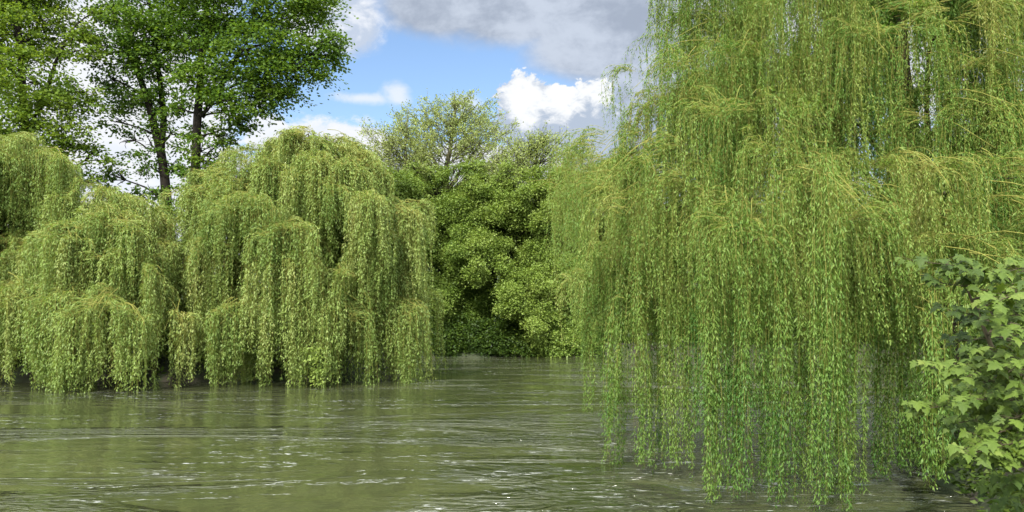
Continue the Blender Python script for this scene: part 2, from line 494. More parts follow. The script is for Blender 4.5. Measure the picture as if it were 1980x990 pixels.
def dome(cx, cy, rx, ry, zt, zb, n, reach, nst, spread=.55, drop=(2.2, 4.2), back=.35, seed=0, keep=None, expo=2.2, inner=.45):
    """drooping mounds, each a fan of boughs, spread over the outside of a domed crown"""
    r_ = np.random.default_rng(seed)
    L = []
    ga = math.pi * (3 - math.sqrt(5))
    nm = int(n / 3.3)
    for i in range(nm):
        hz_ = (1 - (i + .5) / nm) ** .9
        az = i * ga + r_.normal(0, .3)
        rr = math.sqrt(max(0, 1 - hz_ ** expo)) * r_.uniform(.66, 1.1)
        x = cx + rx * rr * math.cos(az); y = cy + ry * rr * math.sin(az)
        z = zb + (zt - zb) * hz_ + r_.normal(0, .5)
        facing = -(y - cy) / ry
        if facing < -.25 and r_.random() > back:
            continue
        if keep and not keep(x, y, z):
            continue
        size = r_.uniform(.5, 1.3); mt = r_.uniform(.24, .70); dl, dh = drop; dk = r_.uniform(.7, 1.25)
        for j_ in range(int(round(r_.uniform(2.6, 5.2)))):
            a = az + r_.normal(0, .85)
            d = (math.cos(a), math.sin(a)); rc = reach * size * r_.uniform(.7, 1.2)
            p = (x + d[0] * rc * .55, y + d[1] * rc * .55, z - r_.uniform(0, .5) * size)
            L.append(dict(p=p, d=d, n=int(nst * r_.uniform(.75, 1.3)), reach=rc, spread=spread, drop=dh * dk, lo=dl * dk, tint=mt + r_.normal(0, .07), shoots=1))
        if r_.random() < inner * 2:         # foliage deeper in the crown
            k_ = r_.uniform(.35, .7)
            L.append(dict(p=(cx + (x - cx) * k_, cy + (y - cy) * k_, zb + (z - zb) * .9), d=d, n=int(nst * .8), reach=reach * 1.3, spread=1.2,
                          drop=dh, lo=dl, tint=.35, ls=1.5, ws=1.3, shoots=0))
    return L


PAR_L = dict(L=.20, W=.055, gap=.056, twig=.008, K=16, sway=.08)

# --- the large willow across the water (photo x 330-850)
def lob(px, py, Y, d, n=34, reach=1.5, spread=.75, drop=4., lo=2., tint=.5, **k):
    return dict(p=tuple(at(px, py, Y)), d=d, n=n, reach=reach, spread=spread, drop=drop, lo=lo, tint=tint, **k)


LC = dome(-10.8, 45.0, 6.0, 6.2, 13.5, 3.2, 215, 1.35, 46, seed=3, drop=(2.2, 5.2), keep=lambda x, y, z: x / y < -.125)
LC += [lob(430, 330, 43.5, (-.5, -.9), 70, 1.4, .9, 4, 2.), lob(480, 300, 43.5, (-.4, -.9), 70, 1.4, .9, 4, 2.), lob(520, 275, 44, (-.2, -1), 70, 1.4, .9, 4, 2.), lob(570, 258, 44, (0, -1), 70, 1.4, .9, 4, 2.),
       lob(625, 265, 44, (.2, -1), 70, 1.4, .9, 4, 2.), lob(675, 290, 44, (.5, -.9), 70, 1.4, .9, 4, 2.), lob(715, 330, 44.5, (.7, -.7), 60, 1.4, .9, 4, 2.), lob(385, 365, 43, (-.7, -.8), 70, 1.4, .9, 4.5, 2.), lob(560, 330, 41.5, (0, -1), 60, 1.5, .9, 4.5, 2.4)]
LC += [lob(352, 372, 44, (-.9, -.5), 60, 1.3, .8, 4, 2.), lob(395, 330, 44.5, (-.8, -.6), 60, 1.4, .8, 4, 2.), lob(455, 292, 45, (-.7, -.7), 60, 1.4, .8, 4, 2.), lob(420, 390, 42, (-.6, -.9), 60, 1.4, .8, 4, 2.),
       lob(335, 470, 44.5, (-1, -.3), 50, 1.1, .8, 5, 3.), lob(760, 378, 46, (.9, -.3), 60, 1.7, .9, 3.6, 2.2, .55), lob(815, 392, 46.5, (1, -.1), 44, 1.3, .9, 3.4, 2.2, .6),
       lob(730, 392, 45.5, (.5, -.8), 44, 1.4, .9, 3.6, 2.2, .55),
       lob(800, 505, 46.5, (1, -.5), 50, 1.5, .7, 6.5, 4, .5), lob(770, 560, 44, (.9, -.7), 44, 1.3, .7, 5., 3.4, .5),
       lob(818, 560, 49, (1, -.2), 44, 1.2, .6, 5.5, 4, .45), lob(560, 560, 39, (-.1, -1), 50, 1.6, .9, 4.8, 3.3, .55),
       lob(450, 600, 39.5, (-.3, -1), 46, 1.4, .8, 4., 2.6, .5), lob(660, 520, 39.5, (.2, -1), 50, 1.5, .8, 5.6, 4, .5),
       lob(380, 470, 41, (-.6, -.9), 44, 1.5, .8, 5.5, 3.5, .5), lob(365, 400, 43, (-.9, -.4), 40, 1.5, .7, 5.5, 3.5, .4),
       lob(710, 560, 41, (.5, -.9), 44, 1.5, .8, 5.0, 3.6, .5), lob(800, 640, 50, (1, -.6), 40, 1.0, .8, 2.5, 1.5, .5)]
willow('weeping_willow', 'broad domed weeping willow trailing in the river, left of the far shrubs',
       (-10.3, 45.5, .6), [np.array((-10.5, 45.4, 3.)), np.array((-10.2, 45.6, 6.)), np.array((-10.6, 45.2, 9.5))], LC, PAR_L, tr=.6)

# --- willow at the left frame edge
LA = dome(-29.5, 46.0, 7.2, 6., 13.8, 3.2, 200, 1.4, 46, seed=8, drop=(2.2, 5.2), keep=lambda x, y, z: x > -36)
LA += [lob(40, 262, 43, (.2, -1), 70, 1.4, .9, 4, 2.), lob(110, 300, 43, (.6, -.9), 70, 1.4, .9, 4, 2.), lob(155, 350, 43.5, (.8, -.6), 60, 1.4, .9, 4.5, 2.), lob(-10, 275, 42.5, (-.2, -1), 60, 1.4, .9, 4, 2.), lob(30, 560, 40, (-.2, -1), 46, 1.5, .8, 4.6, 3, .5), lob(-30, 500, 40, (-.2, -1), 46, 1.5, .8, 5, 3, .5)]
willow('weeping_willow', 'tall pale weeping willow cut off by the picture edge, beneath the yellowish green tree',
       (-28.5, 46.5, .6), [np.array((-28.3, 46.2, 3.)), np.array((-29.2, 46.2, 6.5)), np.array((-29.6, 46, 10.))], LA, PAR_L, tr=.55)

# --- lower willow leaning out between them
LB = dome(-21.3, 42.5, 4.4, 5.2, 9.7, 2.8, 110, 1.25, 46, seed=15, drop=(1.8, 4.))
LB += [lob(195, 575, 35.5, (0, -1), 90, 1.5, 1.0, 4.4, 3.0, .62, shoots=5), lob(150, 600, 36, (-.5, -1), 56, 1.2, .8, 4.2, 2.8, .58), lob(255, 600, 36, (.6, -.9), 60, 1.2, .8, 4.2, 2.8, .58),
       lob(110, 540, 38, (-.6, -.9), 44, 1.3, .8, 5, 3, .5), lob(300, 520, 38.5, (.7, -.8), 46, 1.4, .8, 5.5, 3.5, .5),
       lob(340, 600, 38.5, (.5, -.9), 46, 1.2, .8, 4.0, 2.6, .5), lob(210, 480, 38, (-.1, -1), 46, 1.5, .9, 4, 2.4, .5)]
willow('weeping_willow', 'lowest willow across the river, with a bright fountain of shoots dipping in the water',
       (-21.0, 43.2, .6), [np.array((-20.8, 42.8, 2.5)), np.array((-21.4, 42.3, 5.)), np.array((-21.2, 42, 7.))], LB, PAR_L, tr=.4)

# --- the big near willow on the right
def in_outline(x, y, z):
    """the crown narrows towards its top on the river side"""
    px = 990 + x / y * F; py = 625 - (z - H) / y * F
    if 1705 < px < 1810 and -60 < py < 290 and y < 18.5:      # open heart of the crown, the dark trunk shows
        return False
    return px > np.interp(py, [0, 130, 250, 350, 500], [1390, 1300, 1230, 1170, 1130])


PAR_R = dict(L=.098, W=.0195, gap=.0225, wind=.05, twig=.0045, K=20, sway=.085, zend=2.9)
LR = dome(10.6, 20.5, 8.7, 6.6, 15.8, 4.2, 230, 1.15, 44, spread=.6, drop=(1.4, 3.9), back=.75, seed=21, expo=1.6, inner=.5, keep=lambda x, y, z: x < 17.5 and y > 3 and in_outline(x, y, z))
tops = [  # px, py, depth, dir, n, reach, drop, lo, tint
    (1290, 60, 19, (-.9, -.3), 30, 1.2, 3.2, 1.2, .4), (1255, 130, 18.5, (-1, -.2), 22, 1.0, 2.2, .8, .35), (1340, 20, 18, (-.7, -.6), 34, 1.3, 3.4, 1.5, .5),
    (1200, 245, 18, (-1, -.1), 20, .9, 2.4, .8, .4), (1230, 300, 17.5, (-.9, -.4), 34, 1.3, 4.2, 2, .5), (1330, 130, 17, (-.7, -.7), 44, 1.4, 4, 2, .6),
    (1440, 70, 17, (-.4, -.9), 40, 1.4, 3.4, 1.5, .5), (1430, 180, 16, (-.4, -.9), 46, 1.4, 4, 2, .62), (1330, 260, 16, (-.7, -.7), 46, 1.4, 4.4, 2.4, .58),
    (1240, 400, 16.3, (-.9, -.5), 50, 1.3, 5.4, 3, .62), (1195, 420, 18, (-1, -.3), 40, 1.2, 5, 2.4, .5), (1180, 500, 19, (-1, -.2), 34, 1.1, 4, 2, .45),
    (1430, 375, 14.6, (-.3, -1), 60, 1.3, 5.4, 3.4, .6), (1340, 390, 15.4, (-.6, -.9), 50, 1.3, 5.2, 3, .58), (1510, 300, 15, (-.2, -1), 50, 1.4, 5, 2.6, .55),
    (1575, 300, 13.9, (0, -1), 80, 1.2, 6, 3.6, .72), (1640, 310, 14.2, (.25, -1), 60, 1.2, 5.6, 3.2, .66), (1560, 180, 15.5, (-.1, -1), 50, 1.5, 4, 2, .55),
    (1660, 200, 15.8, (.2, -1), 46, 1.4, 4, 2, .45), (1600, 60, 16.5, (0, -1), 46, 1.5, 3.6, 1.8, .45), (1520, -20, 17.5, (-.3, -1), 44, 1.5, 3.6, 1.8, .45),
    (1690, 40, 16.5, (-.4, -1), 40, 1.2, 3., 1.4, .42), (1835, 20, 16, (.3, -1), 50, 1.4, 5, 3, .45),
    (1890, 40, 15, (.2, -1), 56, 1.3, 5.2, 3.4, .5), (1960, 30, 15, (.4, -1), 50, 1.4, 5.4, 3, .45), (1740, 330, 14.8, (.3, -1), 50, 1.3, 5.4, 3, .5),
    (1840, 340, 14, (.3, -1), 56, 1.2, 5.4, 3.2, .52), (1920, 420, 12.5, (.2, -1), 50, 1., 3.2, 1.6, .55), (1985, 390, 13, (.4, -1), 50, 1.1, 4, 2, .5),
    (1870, 200, 16, (.3, -1), 46, 1.4, 4.5, 2.2, .38), (1960, 220, 15.5, (.4, -1), 46, 1.4, 4.5, 2.2, .4), 
    (1700, 480, 16, (.1, -1), 44, 1.3, 5, 3, .3), (1790, 520, 15, (.2, -1), 44, 1.1, 4.6, 3, .3), (1640, 420, 16.5, (0, -1), 44, 1.4, 5, 2.4, .35),
    (1500, 440, 16.5, (-.2, -1), 46, 1.4, 5, 2.4, .4), (1380, 480, 17, (-.5, -.9), 46, 1.4, 4.6, 2.4, .42), (1270, 520, 18, (-.8, -.6), 46, 1.3, 4.4, 2.2, .4),
    (1215, 560, 19.5, (-1, -.4), 36, 1.2, 3.6, 1.6, .4), (2060, 120, 16, (.6, -.8), 40, 1.4, 5, 3, .4), (2080, 350, 14, (.6, -.8), 40, 1.3, 5, 3, .45),
    (1900, 330, 14.5, (.2, -1), 60, 1.2, 4.5, 2.2, .45), (1960, 330, 14, (.2, -1), 60, 1.2, 4.5, 2.2, .45), (1880, 440, 13.6, (.1, -1), 56, 1., 3.6, 1.8, .5), (1965, 480, 13, (.2, -1), 50, 1., 3, 1.6, .5), (1940, 150, 15.5, (.2, -1), 56, 1.3, 4.5, 2.2, .42), (2020, 260, 15, (.4, -1), 50, 1.3, 4.5, 2.2, .42),
    (1310, 120, 17.5, (-.9, -.4), 44, 1.2, 3.2, 1.4, .5), (1285, 190, 17.5, (-.9, -.4), 46, 1.2, 3.4, 1.6, .5), (1250, 240, 17.5, (-.9, -.4), 46, 1.2, 3.6, 1.6, .5), (1225, 300, 17.8, (-.9, -.4), 50, 1.2, 4, 2, .52),
    (1185, 340, 18.5, (-1, -.3), 44, 1.2, 4, 2, .5), (1370, 70, 17.5, (-.8, -.6), 46, 1.2, 3.4, 1.6, .5), (1300, 330, 17, (-.7, -.7), 46, 1.2, 4, 2, .5), (1390, 230, 17, (-.6, -.8), 46, 1.2, 4, 2, .5),
    # far low limb reaching left behind
    (1068, 352, 26, (-1, .1), 18, 1.1, 2.8, 1., .72), (1120, 345, 25.5, (-.8, -.6), 28, 1.4, 3.2, 1.2, .7), (1150, 330, 24.5, (-.8, -.6), 44, 1.5, 5, 2.4, .6),
    (1160, 440, 24, (-.8, -.5), 40, 1.3, 4.4, 2, .6), (1180, 300, 22, (-.9, -.3), 44, 1.5, 4.6, 2.2, .5), (1190, 600, 21.5, (-1, -.2), 30, 1.0, 2.2, 1, .5),
    # crown top above the picture and behind
    (1400, -90, 19, (-.6, -.5), 34, 1.6, 4, 2, .45), (1650, -160, 19, (0, -1), 40, 1.7, 4, 2, .45), (1900, -120, 18, (.4, -.8), 40, 1.6, 4.6, 2.4, .45),
    (1750, -260, 20.5, (.1, -.7), 34, 1.8, 3, 1.5, .5), (1500, -140, 22, (-.5, .6), 26, 1.7, 4, 2, .45), (1700, 0, 26, (0, 1), 34, 1.8, 5, 3, .4),
    (1500, 100, 26, (-.4, .9), 34, 1.8, 5, 3, .4), (1900, 0, 25, (.4, .9), 34, 1.8, 5, 3, .4), (1350, 200, 25, (-.8, .6), 34, 1.7, 5, 3, .4), (1300, 350, 24, (-.8, .3), 34, 1.6, 5, 3, .4),
    (1450, 330, 23, (-.3, -.9), 34, 1.6, 5, 3, .35), (1620, 330, 22, (.1, -.9), 34, 1.6, 5, 3, .3), (1800, 330, 21, (.1, -.9), 34, 1.6, 5, 3, .3)]
for (px, py, Y, d, n, reach, drop, lo, tint) in tops:
    if py > 20:                      # no even tiers
        py += rng.normal(0, 38); Y += rng.normal(0, .5)
    LR.append(lob(px, py, Y, d, int(n * 1.2), reach, .8, drop, lo, tint))


def ropes(c):
    """the long hanging tresses that reach the water"""
    spec = [  # px top, py top, px bottom, py bottom, depth, count, half width m, tint (shade painted into the darker tresses)
        (1130, 560, 1140, 800, 19.5, 7, .12, .45), (1160, 540, 1165, 730, 19, 6, .10, .45), (1200, 480, 1185, 925, 15.9, 12, .11, .5), (1185, 600, 1178, 840, 16.5, 8, .1, .45),
        (1235, 470, 1245, 912, 16.2, 12, .12, .45), (1285, 450, 1290, 905, 16.4, 10, .11, .4), (1320, 460, 1322, 912, 16.2, 10, .14, .42),
        (1345, 420, 1345, 860, 16, 8, .12, .4), (1365, 380, 1372, 972, 14.2, 18, .12, .6), (1400, 390, 1400, 945, 14.6, 10, .11, .42), (1435, 370, 1438, 970, 14.0, 12, .13, .5),
        (1480, 400, 1484, 940, 14.6, 12, .14, .42), (1505, 360, 1505, 985, 13.7, 14, .13, .5), (1535, 380, 1540, 975, 13.8, 16, .16, .52), (1465, 420, 1466, 860, 15, 8, .12, .4),
        (1585, 310, 1592, 985, 13.5, 18, .17, .6), (1625, 330, 1630, 985, 13.6, 18, .18, .56), (1650, 380, 1650, 950, 13.9, 10, .1, .5),
        (1605, 330, 1610, 800, 13.4, 16, .2, .66), (1700, 430, 1702, 925, 15., 14, .14, .36), (1730, 440, 1728, 915, 15, 16, .16, .32), (1752, 480, 1750, 905, 15.4, 14, .13, .22),
        (1770, 500, 1778, 800, 15., 10, .12, .25), (1800, 560, 1803, 935, 13.6, 14, .14, .34), (1830, 580, 1828, 890, 13.6, 10, .12, .34), (1860, 560, 1860, 880, 13.2, 10, .14, .34),
        (1560, 420, 1560, 900, 14.8, 10, .12, .4), (1420, 560, 1420, 900, 15.6, 8, .12, .36), (1262, 560, 1266, 880, 17.2, 8, .1, .4), (1680, 520, 1683, 700, 16, 8, .12, .34)]
    for (ax, ay, bx, by, Y, n, hw, tint) in spec:
        n = int(n * 1.6); Y = Y + rng.normal(.2, .7); tint = tint + rng.normal(0, .12)
        a = at(ax, ay, Y); b_ = at(bx, by, Y)
        st = a + np.stack([rng.normal(0, hw * .42, n), rng.normal(0, hw * .55, n), rng.uniform(-.9, .35, n)], -1)
        out = unit(np.stack([rng.normal(0, .6, n), rng.normal(-.6, .5, n), np.zeros(n)], -1))
        st = st - out * .16
        ln = (st[:, 2] - b_[2]) - np.where(rng.random(n) < .7, np.abs(rng.normal(0, .045, n)), rng.uniform(.1, .4, n)) * (a[2] - b_[2])
        ln = np.maximum(ln, .5)
        arch = rng.uniform(.15, .35, n); rise = rng.uniform(-.6, .3, n)
        lean = (b_[:2] - a[:2]) / max(1., a[2] - b_[2])
        strands(c, st, out, rise, arch, ln + .15, .105, .0205, .0165, np.clip(rng.normal(tint, .1, n), 0, 1), .0045, K=26, sway=.05, lean=lean * .8, tw=.8, wind=rng.normal(0, .012, (n, 2)), green=.3)


willow('weeping_willow', 'huge near weeping willow with long tresses hanging down into the river',
       (11.2, 20.5, .9), [np.array((10.9, 20.6, 3.5)), np.array((10.3, 20.5, 7.)), np.array((10.0, 20.4, 10.)), np.array((10.1, 20.3, 14.))], LR, PAR_R, limbs=14, tr=.5, leaf=M_WIL, extra=ropes)


# ------------------------------------------------------------------ broadleaved trees
def crown_blobs(c, blobs, Y, leafL, leafW, dens, flat=.55, tintc=.5, depth=1.0, nlf=(14, 34), srk=1., zf=.33):
    """blobs (px,py,r px[,dY[,thin]]): sprays of leaves spread through each clump's volume"""
    cen = []
    for b_ in blobs:
        px, py, rp = b_[:3]
        dY = b_[3] if len(b_) > 3 else rng.uniform(-2, 2)
        thin = b_[4] if len(b_) > 4 else 1.
        p0 = at(px, py, Y + dY); R_ = rp / F * (Y + dY)
        cen.append((p0, R_))
        ns = max(4, int(R_ * R_ * dens * thin))
        dirs = unit(rng.normal(0, 1, (ns, 3))); rad = R_ * rng.uniform(.25, 1.12, ns) ** .6
        cs = p0 + dirs * rad[:, None] * np.array([1, depth, .85])
        nl = rng.integers(*nlf, ns)
        sid = np.repeat(np.arange(ns), nl)
        sr = srk * rng.uniform(.35, .8, ns) * min(1., .45 + R_ * .25)
        off = rng.normal(0, 1, (len(sid), 3)) * np.array([1, 1, zf]) * sr[sid][:, None] * .75
        off[:, 2] -= (.25 if zf < .5 else .1) * (off[:, 0] ** 2 + off[:, 1] ** 2) / np.maximum(sr[sid], .1)
        pos = cs[sid] + off
        ax = unit(off * np.array([1, 1, .4]) + rng.normal(0, .35, off.shape) + np.array([0, 0, -.25]))
        sd = np.cross(ax, np.array([0, 0, 1.])) + rng.normal(0, flat, off.shape)
        st = rng.normal(tintc, .14, ns)
        tt = np.clip(st[sid] + rng.normal(0, .14, len(sid)), 0, 1)
        c.leaves(pos, ax, sd, leafL * rng.uniform(.6, 1.25, len(sid)), leafW * rng.uniform(.7, 1.2, len(sid)), tt, fold=.12, mid=.5)
    return cen


def broadleaf(name, label, base, stems, blobs, Y, leafL, leafW, dens, leaf, bark, tr, group=None, tintc=.5, cat='tree', branch_r=.09, nlimb=9, twigs=True, nlf=(40, 90), srk=1.35, zf=.33):
    root = thing(name, base, label, cat, group)
    allp = []
    for i, s in enumerate(stems):
        pts = ([np.array(base) + np.array([0, 0, -.4])] if i == 0 else []) + [np.array(q) for q in s]
        r0 = tr if i == 0 else tr * .62
        P = curve(pts, 18, .03)
        t = np.linspace(0, 1, 18)
        R = r0 * (1 - .72 * t) + (r0 * .5 * np.exp(-t * 10) if i == 0 else 0)
        m = MB(); m.tubes(P[None], R[None], 10)
        m.build('trunk' if i == 0 else 'stem', bark, root, smooth=True)
        allp.append(P)
    allp = np.concatenate(allp)
    c = MB()
    cen = crown_blobs(c, blobs, Y, leafL, leafW, dens, tintc=tintc, nlf=nlf, srk=srk, zf=zf)
    order = sorted(range(len(cen)), key=lambda i: -cen[i][1])
    for k, i in enumerate(order):
        p0, R_ = cen[i]
        low = allp[allp[:, 2] < p0[2] - .2 * R_]
        src = low if len(low) else allp
        dd = np.linalg.norm(src - (p0 - np.array([0, 0, R_ * .8])), axis=1)
        a = src[np.argmin(dd)]
        mid = a * .5 + p0 * .5 + np.array([0, 0, .15 * R_]) + rng.normal(0, .12, 3) * R_
        pts = [a, mid, p0]
        if k < nlimb:
            limb('limb', pts, branch_r * (1.2 if k < 4 else .9), branch_r * .3, bark, root, k=10, sides=6, jit=.05)
        else:
            c.tubes(curve(pts, 8, .04)[None], np.linspace(branch_r * .7, branch_r * .25, 8)[None], 5, .4, 1)
        if twigs:
            for _ in range(6):
                e = p0 + unit(rng.normal(0, 1, 3)) * R_ * rng.uniform(.6, 1.0)
                q = curve([p0 * .6 + mid * .4, (p0 + e) / 2 + rng.normal(0, .1, 3), e], 5)
                c.tubes(q[None], np.linspace(branch_r * .35, branch_r * .1, 5)[None], 4, .4, 1)
    c.build('crown', [leaf, bark], root)
    return root


YT = 60
G0 = lambda x, y: (x, y, float(ground_z(x, y)))
b0 = at(380, 640, YT); base = G0(b0[0], b0[1])
broadleaf('broadleaf_tree', 'tall dark green tree with a straight trunk and boughs reaching against blue sky',
          base, [[at(382, 440, YT), at(378, 330, YT), at(385, 200, YT), at(392, 80, YT), at(405, -20, YT), at(410, -160, YT)],
                 [at(388, 225, YT), at(430, 160, YT), at(490, 60, YT)]],
          [(625, 105, 42), (580, 130, 48), (560, 70, 62), (640, 80, 30), (655, 108, 18, 0, .8), (600, 25, 46), (625, 0, 30), (520, 165, 58), (480, 100, 74), (440, 195, 52), (545, 185, 34),
           (470, 235, 32, 0, .6), (425, 262, 28, 0, .4), (400, 70, 74), (415, 150, 52), (365, 30, 68), (580, -30, 60), (490, 10, 74), (400, -60, 90), (500, -90, 80), (370, 150, 40), (375, 250, 22, 1, .3), (505, 215, 26, 0, .5),
           (350, 210, 34, 1, .5), (430, 300, 24, 1, .3), (360, 340, 34, 2, .35), (392, 290, 34, -1.5, .6), (375, 345, 36, -1.5, .6), (410, 325, 30, -1, .5), (350, 385, 30, -1, .6), (440, 270, 30, 0, .5), (410, -170, 70)],
          YT, .29, .21, 6.4, M_TALL, M_DBARK, .46, branch_r=.13, nlimb=12)
b0 = at(318, 640, YT + 3); base = G0(b0[0], b0[1]); Z = YT + 3
broadleaf('broadleaf_tree', 'dark green tree with a forked trunk leaning outwards, beside the straight-trunked tall tree',
          base, [[at(322, 450, Z), at(320, 350, Z), at(300, 250, Z), at(285, 190, Z), at(262, 130, Z), at(225, 50, Z), at(210, -40, Z)],
                 [at(312, 300, Z), at(316, 210, Z), at(300, 100, Z), at(290, 20, Z), at(285, -60, Z)]],
          [(235, 105, 44), (212, 150, 30), (255, 60, 56), (300, 120, 56), (250, 185, 44), (310, 195, 44), (225, 235, 28, 0, .5), (225, 20, 46, 0, .7), (330, 255, 40, 0, .4), (280, 320, 32, 0, .35),
           (300, 375, 34, 0, .5), (330, 320, 30, 0, .5), (250, 265, 36, 0, .35), (290, 10, 60), (260, -50, 60), (200, 90, 20, 0, .4), (265, 380, 24, 0, .35), (345, 70, 50), (290, 280, 30, 0, .4), (225, 340, 26, 0, .12), (320, 410, 30, 0, .6)],
          Z, .29, .21, 6.4, M_TALL, M_DBARK, .44, tintc=.42, branch_r=.14, nlimb=10)
b0 = at(60, 640, YT); base = G0(b0[0], b0[1])
broadleaf('broadleaf_tree', 'tall yellowish green tree rising behind the willow in the upper left corner',
          base, [[at(65, 400, YT), at(50, 250, YT), at(40, 120, YT), at(35, 0, YT), at(40, -120, YT)], [at(52, 260, YT), at(90, 170, YT), at(120, 90, YT)]],
          [(25, 60, 74), (95, 50, 66), (145, 85, 36, 0, .7), (60, 150, 80), (125, 205, 52), (35, 235, 74), (130, 265, 48), (150, 320, 34, 0, .35), (165, 180, 22, 0, .4), (-40, 120, 80), (-50, 0, 90), (100, -40, 70),
           (20, -60, 90), (170, 60, 22, 0, .4), (180, 100, 18, 0, .3), (100, 300, 50), (-20, 280, 60), (175, 350, 26, 0, .15), (185, 300, 30, 0, .12), (190, 20, 24, 0, .2)],
          YT, .29, .21, 6.4, M_TALL2, M_DBARK, .45, branch_r=.14, nlimb=10)


# --- airy spring trees on the far bank
def airy(label, base, stem, ends, Y, n_tw, leaves_per, tint, tr=.3, bark=M_GBARK, extra_limbs=()):
    root = thing('young_leaved_tree', base, label, 'tree', 'thinly leaved trees on the far bank')
    pts = [np.array(base) + np.array([0, 0, -.4])] + [np.array(q) for q in stem]
    tp = curve(pts, 24, .04); t = np.linspace(0, 1, 24)
    m = MB(); m.tubes(tp[None], (tr * (1 - .85 * t) + .02)[None], 9); m.build('trunk', bark, root, smooth=True)
    for lp in extra_limbs:
        limb('limb', lp, tr * .6, .04, bark, root, k=14, sides=7, jit=.05)
    c = MB()
    for k, e in enumerate(ends):
        low = tp[tp[:, 2] < e[2] - .62 * np.linalg.norm(tp[:, :2] - e[:2], axis=1) - .2]
        src = low if len(low) else tp[:4]
        a = src[np.argmin(np.linalg.norm(src - e, axis=1) + .5 * np.maximum(0, e[2] - src[:, 2] - 3.5))]
        mid = a * .5 + e * .5 + np.array([0, 0, -.05 * np.linalg.norm(e - a)]) + rng.normal(0, .2, 3)
        P = curve([a, mid, e], 10, .05)
        if k < 9:
            mm = MB(); mm.tubes(P[None], np.linspace(.06, .014, 10)[None], 6); mm.build('limb', bark, root, smooth=True)
        else:
            c.tubes(P[None], np.linspace(.04, .011, 10)[None], 4, .5, 1)
        for _ in range(n_tw):
            i = rng.integers(3, 10); o_ = P[i]
            d = unit(unit(e - a) + rng.normal(0, .75, 3) + np.array([0, 0, .25])); ln = rng.uniform(.5, 1.7)
            q = curve([o_, o_ + d * ln * .5 + rng.normal(0, .06, 3), o_ + d * ln], 6)
            c.tubes(q[None], np.linspace(.016, .008, 6)[None], 3, .5, 1)
            nl = rng.poisson(leaves_per)
            if nl:
                u = rng.uniform(.3, 1.05, nl)[:, None]
                pos = o_ + d * ln * u + rng.normal(0, .14, (nl, 3))
                ax = unit(d + rng.normal(0, .8, (nl, 3)))
                c.leaves(pos, ax, rng.normal(0, 1, (nl, 3)), rng.uniform(.14, .26, nl), rng.uniform(.10, .17, nl), np.clip(rng.normal(tint, .2, nl), 0, 1))
    c.build('crown', [M_AIRY, bark], root)
    return root


def ell_ends(px, py, rx, ry, Y, n, seed, low=-.2):
    r_ = np.random.default_rng(seed); E = []
    while len(E) < n:
        a = r_.uniform(low, math.pi - low); q = r_.uniform(.35, 1.) ** .6 * r_.uniform(.9, 1.05)
        E.append(at(px + rx * q * math.cos(a), py - ry * q * math.sin(a), Y + r_.normal(0, 2.2)))
    return E


Y = 84
b0 = at(868, 650, Y)
airy('tallest thinly leaved spring tree in the middle, its pale branches fanned against the cloud', G0(b0[0], b0[1]),
     [at(868, 480, Y), at(862, 350, Y), at(872, 280, Y), at(880, 215, Y), at(878, 185, Y)],
     ell_ends(878, 355, 160, 172, Y, 200, 1), Y, 16, 9, .5, .42,
     extra_limbs=[[at(863, 370, Y), at(900, 320, Y), at(935, 260, Y)], [at(864, 360, Y), at(835, 300, Y), at(815, 230, Y)], [at(865, 380, Y), at(930, 330, Y), at(985, 305, Y)]])
b0 = at(785, 650, Y - 3)
airy('slender thinly leaved tree between the domed willow and the tallest thin tree', G0(b0[0], b0[1]),
     [at(786, 460, Y - 3), at(786, 340, Y - 3), at(784, 270, Y - 3), at(790, 225, Y - 3)],
     ell_ends(762, 385, 100, 162, Y - 3, 100, 2), Y - 3, 15, 8, .55, .26)
b0 = at(925, 650, 79)
airy('thin leaning tree with a dark crooked trunk, right of the tallest thin tree', G0(b0[0], b0[1]),
     [at(890, 560, 79), at(888, 480, 79), at(930, 440, 79), at(985, 405, 79), at(1032, 372, 79), at(1034, 320, 79), at(1040, 285, 79)],
     ell_ends(1050, 370, 115, 112, 79, 110, 4, .05), 79, 14, 6, .5, .40, bark=M_DBARK,
     extra_limbs=[[at(985, 405, 79), at(1040, 390, 79), at(1080, 345, 79), at(1110, 300, 79)], [at(905, 500, 79), at(950, 470, 78), at(985, 455, 78)]])

# --- leafy trees overhanging the far bank
def bank_tree(label, px, blobs, Y, leaf, tintc=.5, dens=15, tr=.3, group='leafy trees on the far bank', L=.21, W=.14):
    b_ = at(px, 650, Y + 2); base = G0(b_[0], b_[1])
    fine_ = []
    for q in blobs:                     # break every clump into ragged smaller ones
        dY_ = q[3] if len(q) > 3 else rng.uniform(-2, 2); th = q[4] if len(q) > 4 else 1.
        for _ in range(8):
            a_, r_ = rng.uniform(0, 6.28), q[2] * rng.uniform(.2, .85)
            fine_.append((q[0] + r_ * math.cos(a_), q[1] + r_ * math.sin(a_) * .9, q[2] * rng.uniform(.32, .6), dY_ + rng.normal(0, .8), th * rng.uniform(.6, 1.5)))
    blobs = fine_
    broadleaf('bank_tree', label, base, [[at(px - 6, 560, Y + 2), at(px + 8, 480, Y + 2), at(px, 400, Y + 2)]], blobs, Y, L, W, dens * 2.0, leaf, M_DBARK, tr, group, tintc, branch_r=.08, nlimb=5, nlf=(30, 70), srk=.95, zf=.75)


